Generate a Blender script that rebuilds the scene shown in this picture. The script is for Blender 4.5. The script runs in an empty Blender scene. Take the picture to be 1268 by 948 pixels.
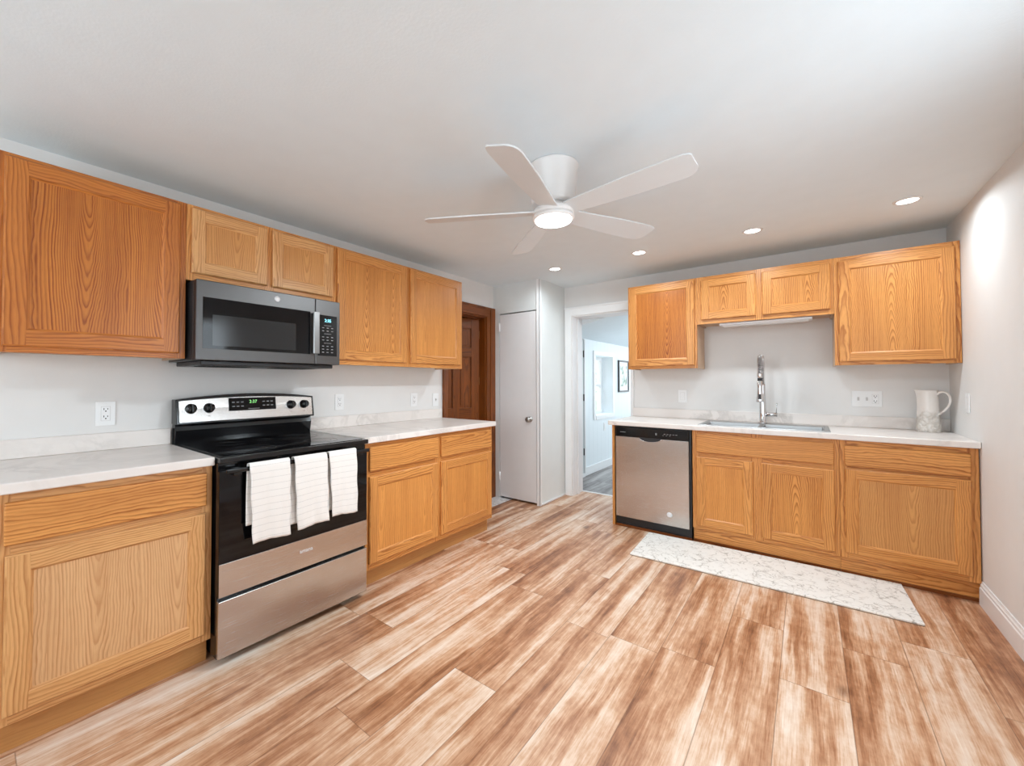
import bpy, bmesh, math, random
from mathutils import Vector, Matrix, Euler
random.seed(7)
PI = math.pi
SC = bpy.context.scene
COL = SC.collection
R = math.radians

# ------------------------------------------------------------------ camera
H, F, W = 2.306, 4.204, 3.45          # ceiling height, sink wall y, right wall x
REAR = -1.75
cam_d = bpy.data.cameras.new('camera'); cam = bpy.data.objects.new('camera', cam_d); COL.objects.link(cam)
cam.location = (2.6948, 0, 1.2494)
_y, _p, _r = -.6772, .0173, -.0012
fw = Vector((math.sin(_y)*math.cos(_p), math.cos(_y)*math.cos(_p), math.sin(_p)))
rt = Vector((math.cos(_y), -math.sin(_y), 0)); up = rt.cross(fw)
r2 = math.cos(_r)*rt + math.sin(_r)*up; u2 = -math.sin(_r)*rt + math.cos(_r)*up
cam.rotation_euler = Matrix((r2, u2, -fw)).transposed().to_euler()
cam_d.sensor_width = 36; cam_d.lens = 508.8/1268*36
cam_d.shift_x = (634-590.43)/1268; cam_d.shift_y = -(474-464.31)/1268
cam_d.clip_start = .02; cam_d.clip_end = 200
SC.camera = cam

# ------------------------------------------------------------------ world, lights, exposure
wd = bpy.data.worlds.new('world'); SC.world = wd; wd.use_nodes = True
bg = wd.node_tree.nodes['Background']
bg.inputs[0].default_value = (.78, .90, 1.0, 1); bg.inputs[1].default_value = 7.0
SC.view_settings.view_transform = 'Standard'; SC.view_settings.look = 'None'
SC.view_settings.gamma = 1; SC.view_settings.use_curve_mapping = False
SC.view_settings.exposure = -0.80
SC.cycles.use_denoising = True
SC.cycles.max_bounces = 10; SC.cycles.diffuse_bounces = 6; SC.cycles.glossy_bounces = 5
SC.cycles.sample_clamp_indirect = 6
SC.cycles.caustics_reflective = False; SC.cycles.caustics_refractive = False

def lamp(name, kind, loc, rot, power, color, **k):
    d = bpy.data.lights.new(name, kind); d.energy = power; d.color = color
    for a, v in k.items(): setattr(d, a, v)
    o = bpy.data.objects.new(name, d); COL.objects.link(o); o.location = loc; o.rotation_euler = rot
    return o
DAY = (.86, .93, 1.0)
# side window daylight; added fill lamps behind the camera and in the far room
lamp('rear_fill_light', 'AREA', (1.75, REAR+.03, 1.35), (R(108), 0, 0), 44, (.84, .95, 1.0), shape='RECTANGLE', size=2.1, size_y=1.3)  # added fill at the unseen rear wall, tilted up towards the ceiling
lamp('side_window_daylight', 'AREA', (W-.03, 1.45, 1.42), (0, R(90), 0), 14, (.84, .94, 1.0), shape='RECTANGLE', size=1.1, size_y=.9)
lamp('far_room_end_fill', 'AREA', (1.3, 8.3, 1.35), (R(-90), 0, 0), 38, (.88, .95, 1.0), shape='RECTANGLE', size=1.8, size_y=1.5)  # added lamp, no window there; sends light and floor glare through the doorway
lamp('far_room_fill', 'AREA', (2.6, 6.2, 1.5), (0, R(90), 0), 50, (.88, .96, 1.0), shape='RECTANGLE', size=1.2, size_y=1.6)  # added fill standing inside the room, aimed at its window wall

# ------------------------------------------------------------------ node helpers
class NT:
    def __init__(s, name):
        s.m = bpy.data.materials.new(name); s.m.use_nodes = True
        s.t = s.m.node_tree; s.b = s.t.nodes['Principled BSDF']
    def n(s, typ, **k):
        x = s.t.nodes.new(typ)
        for a, v in k.items(): setattr(x, a, v)
        return x
    def put(s, sock, v):
        if v is None: return
        if isinstance(v, bpy.types.NodeSocket): s.t.links.new(v, sock)
        elif isinstance(v, (tuple, list)) and sock.type == 'RGBA': sock.default_value = (*v[:3], 1)
        else: sock.default_value = v
    def math(s, op, a, b=None, c=None, clamp=False):
        x = s.n('ShaderNodeMath', operation=op, use_clamp=clamp)
        s.put(x.inputs[0], a); s.put(x.inputs[1], b); s.put(x.inputs[2], c)
        return x.outputs[0]
    def comb(s, a, b, c=0.0):
        x = s.n('ShaderNodeCombineXYZ'); s.put(x.inputs[0], a); s.put(x.inputs[1], b); s.put(x.inputs[2], c)
        return x.outputs[0]
    def sep(s, v):
        x = s.n('ShaderNodeSeparateXYZ'); s.put(x.inputs[0], v); return x.outputs
    def noise(s, vec, scale=1., detail=3., rough=.5, dist=0.):
        x = s.n('ShaderNodeTexNoise'); s.put(x.inputs['Vector'], vec); x.inputs['Scale'].default_value = scale
        x.inputs['Detail'].default_value = detail; x.inputs['Roughness'].default_value = rough; x.inputs['Distortion'].default_value = dist
        return x.outputs[0]
    def white(s, vec):
        x = s.n('ShaderNodeTexWhiteNoise', noise_dimensions='3D'); s.put(x.inputs['Vector'], vec); return x.outputs
    def ramp(s, fac, stops, interp='LINEAR'):
        x = s.n('ShaderNodeValToRGB'); x.color_ramp.interpolation = interp
        e = x.color_ramp.elements
        while len(e) < len(stops): e.new(.5)
        for i, (p, c) in enumerate(stops):
            e[i].position = p; e[i].color = (*c, 1) if isinstance(c, (tuple, list)) else (c, c, c, 1)
        s.put(x.inputs[0], fac); return x.outputs[0]
    def mix(s, f, a, b, mode='MIX'):
        x = s.n('ShaderNodeMix', data_type='RGBA', blend_type=mode)
        s.put(x.inputs[0], f); s.put(x.inputs[6], a); s.put(x.inputs[7], b); return x.outputs[2]
    def bump(s, h, strength=.2, dist=.002):
        x = s.n('ShaderNodeBump'); x.inputs['Strength'].default_value = strength; x.inputs['Distance'].default_value = dist
        s.put(x.inputs['Height'], h); s.t.links.new(x.outputs[0], s.b.inputs['Normal'])
    def set(s, **k):
        for a, v in k.items(): s.put(s.b.inputs[a.replace('_', ' ')], v)
        return s.m

def srgb(r, g, b):
    f = lambda c: (c/255/12.92) if c/255 <= .04045 else ((c/255+.055)/1.055)**2.4
    return (f(r), f(g), f(b))

def plain(name, col, rough=.5, metal=0., bumpy=0., bscale=200., spec=.5, emit=None, es=0., coat=0.):
    N = NT(name)
    tc = N.n('ShaderNodeTexCoord').outputs['Object']
    nz = N.noise(tc, 9., 3.)
    c2 = tuple(max(0, c*.95) for c in col)
    N.set(Base_Color=N.mix(nz, col, c2), Roughness=rough, Metallic=metal, Specular_IOR_Level=spec, Coat_Weight=coat)
    if bumpy: N.bump(N.noise(tc, bscale, 2.), bumpy, .002)
    if emit: N.set(Emission_Color=emit, Emission_Strength=es)
    return N.m

def oak(name, light, dark, panel=False, colw=.24, tilt=4., d0=.02, line=1.0, rough=.38):
    N = NT(name)
    uv = N.n('ShaderNodeUVMap').outputs[0]
    u, v, _ = N.sep(uv)
    wob = N.noise(N.comb(N.math('MULTIPLY', u, 5.), N.math('MULTIPLY', v, 1.6)), 1., 2.)
    wob2 = N.noise(N.comb(N.math('MULTIPLY', u, 26.), N.math('MULTIPLY', v, 9.)), 1., 2.)
    uu = N.math('ADD', u, N.math('MULTIPLY', N.math('SUBTRACT', wob, .5), .05 if panel else .09))
    uu = N.math('ADD', uu, N.math('MULTIPLY', N.math('SUBTRACT', wob2, .5), .006))
    fr = N.math('SUBTRACT', N.math('FRACT', N.math('DIVIDE', uu, colw)), .5)
    fu = N.math('MULTIPLY', fr, colw)
    r = N.math('SQRT', N.math('ADD', N.math('MULTIPLY', fu, fu), .00022))
    wd_ = colw*.26
    g = N.math('EXPONENT', N.math('MULTIPLY', N.math('MULTIPLY', fu, fu), -1./(wd_*wd_)))
    jit = N.noise(N.comb(N.math('MULTIPLY', u, 3.), N.math('MULTIPLY', v, 7.)), 1., 2.)
    vv = N.math('ADD', N.math('ADD', v, .05), N.math('MULTIPLY', N.math('SUBTRACT', jit, .5), .10))
    spacing = N.math('SUBTRACT', N.math('DIVIDE', r, .0120), N.math('MULTIPLY', N.math('MULTIPLY', vv, tilt), g))
    spacing = N.math('ADD', spacing, N.math('MULTIPLY', wob2, 1.1))
    ph = N.math('FRACT', spacing)
    ring = N.ramp(ph, [(0, .1), (.30, .0), (.62, .45), (.84, 1.), (.93, .8), (1., .1)])
    vary = N.noise(N.comb(N.math('MULTIPLY', r, 55.), N.math('MULTIPLY', v, .8)), 1., 2.)
    amt = N.math('MULTIPLY', ring, N.math('MULTIPLY', N.ramp(vary, [(.3, .25), (.65, 1.)]), line), clamp=True)
    tone = N.noise(N.comb(N.math('MULTIPLY', u, 11.), N.math('MULTIPLY', v, 1.2)), 1., 3.)
    mid = tuple(a*.62+b*.38 for a, b in zip(light, dark))
    base = N.mix(N.ramp(tone, [(.3, 0.), (.72, 1.)]), light, mid)
    c = N.mix(amt, base, dark)
    pore = N.noise(N.comb(N.math('MULTIPLY', u, 520.), N.math('MULTIPLY', v, 16.)), 1., 2.)
    pm = N.ramp(pore, [(.56, 0.), (.68, 1.)])
    c = N.mix(N.math('MULTIPLY', pm, .34), c, dark)
    N.set(Base_Color=c, Roughness=rough, Specular_IOR_Level=.4, Coat_Weight=.12, Coat_Roughness=.25)
    N.bump(pm, .12, .0006)
    return N.m

# ------------------------------------------------------------------ materials
OL, OD = srgb(228, 162, 90), srgb(152, 82, 28)
M = {}
M['oak'] = oak('honey_oak_rails', OL, OD)
M['oak_panel'] = oak('honey_oak_panel', srgb(228, 160, 86), srgb(152, 82, 26), True, .23, 15., .02, 1.3)
M['oak_panel_straight'] = oak('honey_oak_straight_panel', srgb(228, 160, 86), srgb(168, 96, 38), True, .36, 5., .12, .8)
M['oak_panel_dark'] = oak('amber_oak_panel', srgb(208, 130, 54), srgb(134, 62, 14), True, .27, 15., .02, 1.4)
M['oak_panel_pale'] = oak('pale_oak_panel', srgb(228, 184, 136), srgb(176, 118, 68), True, .25, 10., .03, .9)
M['oak_panel_tan'] = oak('tan_oak_panel', srgb(216, 158, 94), srgb(166, 102, 50), True, .25, 10., .03, 1.)
M['oak_pale'] = oak('pale_oak_rails', srgb(226, 174, 116), srgb(166, 104, 52))
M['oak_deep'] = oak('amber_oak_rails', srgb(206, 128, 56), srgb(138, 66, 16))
M['oak_side'] = oak('cabinet_side_veneer', srgb(206, 172, 140), srgb(184, 146, 112), True, .3, 3., .05, .4)
M['toe'] = oak('toe_kick_wood', srgb(196, 142, 84), srgb(160, 106, 58), False, .4, 2., .1, .4, .5)
M['darkoak'] = oak('stained_door_wood', srgb(138, 72, 20), srgb(66, 30, 6), False, .12, 5., .03, .8)
M['wall'] = plain('wall_paint', srgb(228, 226, 224), .62, bumpy=.12, bscale=130)
M['wall_closet'] = plain('closet_wall_paint', srgb(226, 229, 228), .55, bumpy=.05)
M['ceil'] = plain('ceiling_paint', srgb(231, 240, 245), .8, bumpy=.25, bscale=95)
M['trim'] = plain('white_trim_paint', srgb(240, 240, 240), .35)
M['door_white'] = plain('white_door_paint', srgb(236, 234, 234), .42)
M['farwall'] = NT('beadboard_wall')
N = M['farwall']; tc = N.n('ShaderNodeTexCoord').outputs['Object']; _x, _yy, _z = N.sep(tc)
gr = N.math('FRACT', N.math('DIVIDE', _yy, .14))
gm = N.ramp(gr, [(0, 1.), (.04, 0.), (.96, 0.), (1., 1.)])
N.bump(N.math('SUBTRACT', 1., gm), .6, .004)
M['farwall'] = N.set(Base_Color=N.mix(N.math('MULTIPLY', gm, .35), srgb(234, 240, 243), srgb(204, 214, 222)), Roughness=.5)
M['white_plastic'] = plain('white_plastic', srgb(240, 240, 240), .3)
M['slot'] = plain('dark_slot', srgb(70, 66, 64), .6)
M['switch_grey'] = plain('toggle_plastic', srgb(205, 202, 200), .35)
M['black'] = plain('black_enamel', (.006, .006, .007), .12, spec=.5)
M['black_glass'] = plain('black_glass', (.003, .003, .004), .05, spec=.35)
M['black_matte'] = plain('black_plastic', (.012, .012, .014), .42)
M['shade_black'] = plain('recess_shade_black', (.01, .01, .01), .9)  # near-black colour stands in for the shade inside recesses
M['mw_window'] = plain('microwave_mesh_window', (.016, .017, .018), .12)
M['chrome'] = plain('chrome', (.72, .72, .73), .12, 1.)
M['nickel'] = plain('brushed_nickel', (.45, .44, .42), .28, 1.)
M['dark_nickel'] = plain('dark_nickel', (.24, .235, .23), .3, 1.)
M['brass'] = plain('aged_brass', (.55, .40, .2), .35, 1.)
M['badge'] = plain('badge_white', srgb(235, 235, 238), .3)
M['lamp_white'] = plain('lamp_lens', (1, 1, 1), .4, emit=(.96, .98, 1.), es=14.)
M['down_lens'] = plain('downlight_lens', (1, 1, 1), .4, emit=(.97, .985, 1.), es=10.)
M['led_green'] = plain('green_led', (.1, .4, .1), .4, emit=(.35, 1., .3), es=1.6)
M['led_cyan'] = plain('cyan_led', (.1, .4, .5), .4, emit=(.35, .9, 1.), es=2.0)
M['key'] = plain('key_print', srgb(150, 150, 150), .5)
M['fan_white'] = plain('fan_white', srgb(236, 233, 231), .4)
M['blade'] = plain('fan_blade_paint', srgb(222, 225, 227), .45)
M['under'] = plain('fixture_white', srgb(242, 242, 244), .35)

def steel(name, col, rough, axis):
    N = NT(name); tc = N.n('ShaderNodeTexCoord').outputs['Object']; x, y, z = N.sep(tc)
    st = N.noise(N.comb(N.math('MULTIPLY', x, 6. if axis == 'x' else 900.), N.math('MULTIPLY', y, 900.), N.math('MULTIPLY', z, 900. if axis == 'x' else 6.)), 1., 2.)
    N.set(Base_Color=N.mix(N.math('MULTIPLY', st, .12), col, tuple(c*.7 for c in col)), Metallic=1., Roughness=N.math('ADD', N.math('MULTIPLY', st, .08), rough),
          Anisotropic=.6)
    N.bump(st, .03, .0004)
    return N.m
M['steel'] = steel('stainless_steel', (.60, .575, .555), .22, 'x')
M['steel_sink'] = steel('sink_steel', (.42, .42, .42), .34, 'x')
M['slate'] = steel('dark_slate_steel', (.105, .10, .098), .34, 'x')
M['slate_side'] = plain('microwave_case', (.03, .03, .032), .3)

# counter: white laminate with soft grey veins
N = NT('marble_counter'); tc = N.n('ShaderNodeTexCoord').outputs['Object']
w1 = N.noise(tc, 2.2, 5., .6, 1.2)
vein = N.ramp(w1, [(.44, 0.), (.5, 1.), (.56, 0.)])
w2 = N.noise(tc, 1.1, 3., .5)
f = N.math('MULTIPLY', vein, N.ramp(w2, [(.42, 0.), (.7, .75)]))
M['counter'] = N.set(Base_Color=N.mix(f, srgb(230, 223, 218), srgb(180, 172, 166)), Roughness=.3, Specular_IOR_Level=.45)

# laminate floor: planks along Y
def floor_mat(name, stops, grey=0.):
    N = NT(name); tc = N.n('ShaderNodeTexCoord').outputs['Object']; x, y, z = N.sep(tc)
    PW, PL = .222, 1.22
    px = N.math('DIVIDE', N.math('SUBTRACT', x, .146), PW); row = N.math('FLOOR', px); fx = N.math('FRACT', px)
    rr = N.white(N.comb(row, 3.7, 1.1))[0]
    py = N.math('ADD', N.math('DIVIDE', y, PL), N.math('MULTIPLY', rr, 7.31)); cell = N.math('FLOOR', py); fy = N.math('FRACT', py)
    rnd, rc = N.white(N.comb(row, cell, 5.3))
    ox = N.math('MULTIPLY', rnd, 37.); r3 = N.sep(rc)
    # stretched grain, offset per plank
    gx = N.math('ADD', N.math('MULTIPLY', x, 1.), ox); gy = N.math('ADD', N.math('MULTIPLY', y, 1.), N.math('MULTIPLY', r3[1], 19.))
    warp = N.math('MULTIPLY', N.math('SUBTRACT', N.noise(N.comb(N.math('MULTIPLY', gx, 6.), N.math('MULTIPLY', gy, 2.2), ox), 1., 3.), .5), .06)
    gxw = N.math('ADD', gx, warp)
    broad = N.noise(N.comb(N.math('MULTIPLY', gxw, 12.), N.math('MULTIPLY', gy, .9), ox), 1., 2., .5)
    mid = N.noise(N.comb(N.math('MULTIPLY', gxw, 46.), N.math('MULTIPLY', gy, 2.0), ox), 1., 4., .6)
    fine = N.noise(N.comb(N.math('MULTIPLY', gx, 190.), N.math('MULTIPLY', gy, 7.), ox), 1., 3., .65)
    blot = N.noise(N.comb(N.math('MULTIPLY', gx, 20.), N.math('MULTIPLY', gy, 12.), ox), 1., 5., .65)
    v = N.math('ADD', N.math('MULTIPLY', N.math('SUBTRACT', broad, .5), .95), N.math('MULTIPLY', N.math('SUBTRACT', mid, .5), .46))
    v = N.math('ADD', v, N.math('MULTIPLY', N.math('SUBTRACT', fine, .5), .34))
    v = N.math('ADD', v, N.math('MULTIPLY', N.math('SUBTRACT', blot, .5), .32))
    v = N.math('ADD', N.math('ADD', v, .5), N.math('MULTIPLY', N.math('SUBTRACT', r3[2], .5), .12))
    c = N.ramp(v, stops)
    # knots
    vo = N.n('ShaderNodeTexVoronoi', feature='F1'); N.put(vo.inputs['Vector'], N.comb(N.math('MULTIPLY', gxw, 3.2), N.math('MULTIPLY', gy, 1.6), 0.)); vo.inputs['Scale'].default_value = 1.
    kn = N.ramp(N.math('ADD', vo.outputs['Distance'], N.math('MULTIPLY', mid, .06)), [(.06, 1.), (.12, 0.)])
    c = N.mix(N.math('MULTIPLY', kn, .6), c, tuple(a*.55 for a in stops[0][1]))
    # seams
    ex = N.math('MINIMUM', fx, N.math('SUBTRACT', 1., fx)); ey = N.math('MINIMUM', fy, N.math('SUBTRACT', 1., fy))
    sx = N.math('LESS_THAN', ex, .0075); sy = N.math('LESS_THAN', ey, .0013)
    s = N.math('MAXIMUM', sx, sy)
    c = N.mix(N.math('MULTIPLY', s, .5), c, tuple(a*.6 for a in stops[0][1]))
    N.set(Base_Color=c, Roughness=N.math('ADD', .28, N.math('MULTIPLY', fine, .14)), Specular_IOR_Level=.45)
    N.bump(N.math('SUBTRACT', N.math('MULTIPLY', fine, .3), s), .15, .0015)
    return N.m
M['floor'] = floor_mat('laminate_planks', [(.24, srgb(122, 76, 50)), (.39, srgb(168, 116, 82)), (.51, srgb(198, 153, 120)), (.62, srgb(218, 187, 162)), (.80, srgb(234, 217, 202))])
M['floor_grey'] = floor_mat('grey_planks', [(.30, srgb(96, 88, 86)), (.42, srgb(120, 112, 110)), (.52, srgb(140, 134, 132)), (.62, srgb(158, 152, 150)), (.74, srgb(176, 172, 170))])
# tile
N = NT('marble_tile'); tc = N.n('ShaderNodeTexCoord').outputs['Object']
M['tile'] = N.set(Base_Color=N.mix(N.ramp(N.noise(tc, 28., 4., .7), [(.4, 0.), (.65, 1.)]), srgb(232, 230, 228), srgb(186, 184, 184)), Roughness=.3)
# towels
N = NT('towel_cotton'); u, v, _ = N.sep(N.n('ShaderNodeUVMap').outputs[0])
fr = N.math('FRACT', N.math('DIVIDE', v, .031))
ln = N.ramp(fr, [(.45, 0.), (.485, 1.), (.515, 1.), (.55, 0.)])
dash = N.math('GREATER_THAN', N.math('FRACT', N.math('DIVIDE', u, .0055)), .4)
wv = N.math('MULTIPLY', N.math('SINE', N.math('MULTIPLY', u, 1700.)), N.math('SINE', N.math('MULTIPLY', v, 1700.)))
N.bump(N.math('ADD', wv, N.math('MULTIPLY', ln, -2.)), .25, .0012)
M['towel'] = N.set(Base_Color=N.mix(N.math('MULTIPLY', N.math('MULTIPLY', ln, dash), .6), srgb(240, 236, 232), srgb(150, 148, 146)), Roughness=.95, Specular_IOR_Level=.1, Sheen_Weight=.2)
# rug
N = NT('rug_pile'); tc = N.n('ShaderNodeTexCoord').outputs['Object']
wp = N.n('ShaderNodeVectorMath', operation='ADD'); nn = N.n('ShaderNodeTexNoise'); N.put(nn.inputs['Vector'], tc); nn.inputs['Scale'].default_value = 9.; nn.inputs['Detail'].default_value = 3
sc_ = N.n('ShaderNodeVectorMath', operation='SCALE'); N.put(sc_.inputs[0], nn.outputs[1]); sc_.inputs['Scale'].default_value = .16
N.put(wp.inputs[0], tc); N.put(wp.inputs[1], sc_.outputs[0])
def crack(scale, w):
    vo = N.n('ShaderNodeTexVoronoi', feature='DISTANCE_TO_EDGE'); N.put(vo.inputs['Vector'], wp.outputs[0]); vo.inputs['Scale'].default_value = scale
    return N.ramp(vo.outputs['Distance'], [(w*.5, 1.), (w, 0.)])
brk = N.ramp(N.noise(tc, 14., 2.), [(.42, 0.), (.58, 1.)])
brk2 = N.ramp(N.noise(tc, 22., 2.), [(.48, 0.), (.6, 1.)])
l = N.math('MAXIMUM', N.math('MULTIPLY', crack(13., .045), brk), N.math('MULTIPLY', N.math('MULTIPLY', crack(30., .08), brk2), .6))
pile = N.noise(tc, 420., 2.)
N.bump(pile, .5, .003)
M['rug'] = N.set(Base_Color=N.mix(N.math('MULTIPLY', l, .75), N.mix(pile, srgb(246, 243, 238), srgb(230, 225, 218)), srgb(176, 168, 158)), Roughness=1., Specular_IOR_Level=.05)
M['rug_edge'] = plain('rug_binding', srgb(160, 138, 118), .9)
# pitcher glaze with embossed flowers low down
N = NT('pitcher_glaze'); tc = N.n('ShaderNodeTexCoord').outputs['Object']; _, _, z = N.sep(tc)
vo = N.n('ShaderNodeTexVoronoi', feature='SMOOTH_F1'); N.put(vo.inputs['Vector'], tc); vo.inputs['Scale'].default_value = 46.
mask = N.ramp(N.math('ADD', z, N.math('MULTIPLY', N.noise(tc, 30., 1.), .09)), [(.15, 1.), (.19, 0.)])
e = N.math('MULTIPLY', N.math('ADD', vo.outputs['Distance'], N.noise(tc, 90., 3.)), mask)
N.bump(e, .9, .010)
M['ceramic'] = N.set(Base_Color=N.mix(N.math('MULTIPLY', N.ramp(e, [(.3, 0.), (1.1, 1.)]), .55), srgb(240, 235, 230), srgb(166, 152, 136)), Roughness=.3)
# art print
N = NT('leafy_print'); tc = N.n('ShaderNodeTexCoord').outputs['Object']
M['print'] = N.set(Base_Color=N.mix(N.ramp(N.noise(tc, 9., 3.), [(.45, 0.), (.6, 1.)]), srgb(232, 238, 236), srgb(96, 132, 104)), Roughness=.4)
M['leaf'] = plain('foliage', srgb(170, 200, 150), .6)
M['bark'] = plain('bark', srgb(110, 90, 70), .8)
M['lawn'] = plain('lawn', srgb(120, 150, 90), .9)
N = NT('window_glass'); g = N.n('ShaderNodeBsdfGlass'); g.inputs['Roughness'].default_value = 0; g.inputs['IOR'].default_value = 1.02
tr = N.n('ShaderNodeBsdfTransparent'); mx = N.n('ShaderNodeMixShader'); mx.inputs[0].default_value = .04
gl = N.n('ShaderNodeBsdfGlossy'); gl.inputs['Roughness'].default_value = .02
N.t.links.new(tr.outputs[0], mx.inputs[1]); N.t.links.new(gl.outputs[0], mx.inputs[2]); N.t.links.new(mx.outputs[0], N.t.nodes['Material Output'].inputs[0]); M['glass'] = N.m

# ------------------------------------------------------------------ mesh builder
class MB:
    def __init__(s): s.v = []; s.f = []; s.uv = []; s.sm = []
    def quad(s, pts, uvs=None, smooth=False):
        i = len(s.v); s.v += [tuple(p) for p in pts]; s.f.append(tuple(range(i, i+len(pts))))
        s.uv.append(uvs or [(p[0], p[2]) for p in pts]); s.sm.append(smooth)
    def box(s, x0, x1, y0, y1, z0, z1, grain='z', o=None, flip=False):
        if x0 > x1: x0, x1 = x1, x0
        if y0 > y1: y0, y1 = y1, y0
        if z0 > z1: z0, z1 = z1, z0
        i = len(s.v)
        s.v += [(x, y, z) for z in (z0, z1) for y in (y0, y1) for x in (x0, x1)]
        fs = [((0, 2, 3, 1), 2), ((4, 5, 7, 6), 2), ((0, 1, 5, 4), 1), ((2, 6, 7, 3), 1), ((0, 4, 6, 2), 0), ((1, 3, 7, 5), 0)]
        g = 'xyz'.index(grain); ou = random.uniform(0, 20) if o is None else o; ov = random.uniform(-.3, .1)
        sg = -1 if (flip or random.random() < .5) else 1
        for f, n in fs:
            s.f.append(tuple(i+k for k in f)); uv = []
            for k in f:
                p = s.v[i+k]
                if n == g: a, b = [p[q] for q in range(3) if q != n]; uv.append((a+ou, b*.2+ov+.3))
                else:
                    a = [q for q in range(3) if q not in (n, g)][0]; uv.append((p[a]+ou, sg*(p[g]-[x0, y0, z0][g])+ov))
            s.uv.append(uv); s.sm.append(False)
        return s
    def lathe(s, prof, seg=32, c=(0, 0, 0), axis='z', cap0=True, cap1=True, smooth=True, arc=None):
        i0 = len(s.v); n = len(prof)
        for (r, h) in prof:
            for k in range(seg):
                a = 2*PI*k/seg; p = (r*math.cos(a), r*math.sin(a), h)
                if axis == 'y': p = (p[0], p[2], -p[1])
                if axis == 'x': p = (p[2], p[0], p[1])
                s.v.append((p[0]+c[0], p[1]+c[1], p[2]+c[2]))
        for j in range(n-1):
            for k in range(seg):
                a = i0+j*seg+k; b = i0+j*seg+(k+1) % seg
                s.f.append((a, b, b+seg, a+seg)); s.uv.append([(k/seg, prof[j][1]), ((k+1)/seg, prof[j][1]), ((k+1)/seg, prof[j+1][1]), (k/seg, prof[j+1][1])]); s.sm.append(smooth)
        if cap0: s.f.append(tuple(i0+k for k in range(seg))[::-1]); s.uv.append([(0, 0)]*seg); s.sm.append(False)
        if cap1: s.f.append(tuple(i0+(n-1)*seg+k for k in range(seg))); s.uv.append([(0, 0)]*seg); s.sm.append(False)
        return s
    def tube(s, pts, r, seg=12, rs=None, cap=True):
        pts = [Vector(p) for p in pts]; i0 = len(s.v); n = len(pts)
        prev = None
        for j, p in enumerate(pts):
            t = (pts[min(j+1, n-1)]-pts[max(j-1, 0)]).normalized()
            if prev is None:
                a = Vector((0, 0, 1)) if abs(t.z) < .9 else Vector((1, 0, 0)); prev = t.cross(a).normalized()
            prev = (prev - t*prev.dot(t)).normalized(); b = t.cross(prev)
            rad = rs[j] if rs else r
            for k in range(seg):
                q = 2*PI*k/seg; s.v.append(tuple(p+(prev*math.cos(q)+b*math.sin(q))*rad))
        for j in range(n-1):
            for k in range(seg):
                a = i0+j*seg+k; b_ = i0+j*seg+(k+1) % seg
                s.f.append((a, b_, b_+seg, a+seg)); s.uv.append([(0, 0)]*4); s.sm.append(True)
        if cap:
            s.f.append(tuple(i0+k for k in range(seg))[::-1]); s.uv.append([(0, 0)]*seg); s.sm.append(False)
            s.f.append(tuple(i0+(n-1)*seg+k for k in range(seg))); s.uv.append([(0, 0)]*seg); s.sm.append(False)
        return s
    def prism(s, poly, axis, a0, a1, grain=None):
        # poly: 2D points in the plane of the other two axes
        n = len(poly); i0 = len(s.v)
        def P(p, a):
            return {'x': (a, p[0], p[1]), 'y': (p[0], a, p[1]), 'z': (p[0], p[1], a)}[axis]
        ou = random.uniform(0, 9)
        s.v += [P(p, a0) for p in poly]+[P(p, a1) for p in poly]
        s.f.append(tuple(range(i0, i0+n))[::-1]); s.uv.append([(p[0]+ou, p[1]) for p in poly][::-1]); s.sm.append(False)
        s.f.append(tuple(range(i0+n, i0+2*n))); s.uv.append([(p[0]+ou, p[1]) for p in poly]); s.sm.append(False)
        l = 0
        for k in range(n):
            k2 = (k+1) % n; d = math.dist(poly[k], poly[k2])
            s.f.append((i0+k, i0+k2, i0+n+k2, i0+n+k)); s.uv.append([(l+ou, a0), (l+d+ou, a0), (l+d+ou, a1), (l+ou, a1)]); s.sm.append(False); l += d
        return s
    def build(s, name, m, parent=None, bev=0., loc=None, rot=None, segs=2, fixn=True):
        me = bpy.data.meshes.new(name); me.from_pydata(s.v, [], s.f)
        uvl = me.uv_layers.new(name='UVMap')
        i = 0
        for f in s.uv:
            for c in f: uvl.data[i].uv = c; i += 1
        me.polygons.foreach_set('use_smooth', s.sm)
        if fixn:
            bm = bmesh.new(); bm.from_mesh(me); bmesh.ops.recalc_face_normals(bm, faces=bm.faces); bm.to_mesh(me); bm.free()
        ms = m if isinstance(m, (list, tuple)) else [m]
        for q in ms: me.materials.append(M[q] if isinstance(q, str) else q)
        o = bpy.data.objects.new(name, me); COL.objects.link(o)
        if parent: o.parent = parent
        if loc: o.location = loc
        if rot: o.rotation_euler = rot
        if bev:
            b = o.modifiers.new('bevel', 'BEVEL'); b.width = bev; b.segments = segs; b.limit_method = 'ANGLE'; b.angle_limit = R(40)
        return o

def tag(o, label, cat, group=None):
    o['label'] = label; o['category'] = cat
    if group: o['group'] = group
    return o
def thing(name, label, cat, loc, rz=0, group=None):
    o = bpy.data.objects.new(name, None); o.empty_display_size = .1; COL.objects.link(o)
    o.location = loc; o.rotation_euler = (0, 0, rz)
    return tag(o, label, cat, group)
def struct(o):
    o['kind'] = 'structure'; return o
def text(name, body, size, m, parent, loc, rot=(R(90), 0, 0), depth=.0006, align='CENTER', bold=0.):
    c = bpy.data.curves.new(name, 'FONT'); c.body = body; c.size = size; c.extrude = depth; c.align_x = align; c.align_y = 'CENTER'; c.offset = bold
    t = bpy.data.objects.new('tmp_text', c); COL.objects.link(t)
    dg = bpy.context.evaluated_depsgraph_get(); me = bpy.data.meshes.new_from_object(t.evaluated_get(dg))
    bpy.data.objects.remove(t)
    me.materials.clear(); me.materials.append(M[m])
    o = bpy.data.objects.new(name, me); COL.objects.link(o); o.parent = parent; o.location = loc; o.rotation_euler = rot
    return o

# ================================================================== SETTING
TH = .12
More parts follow.
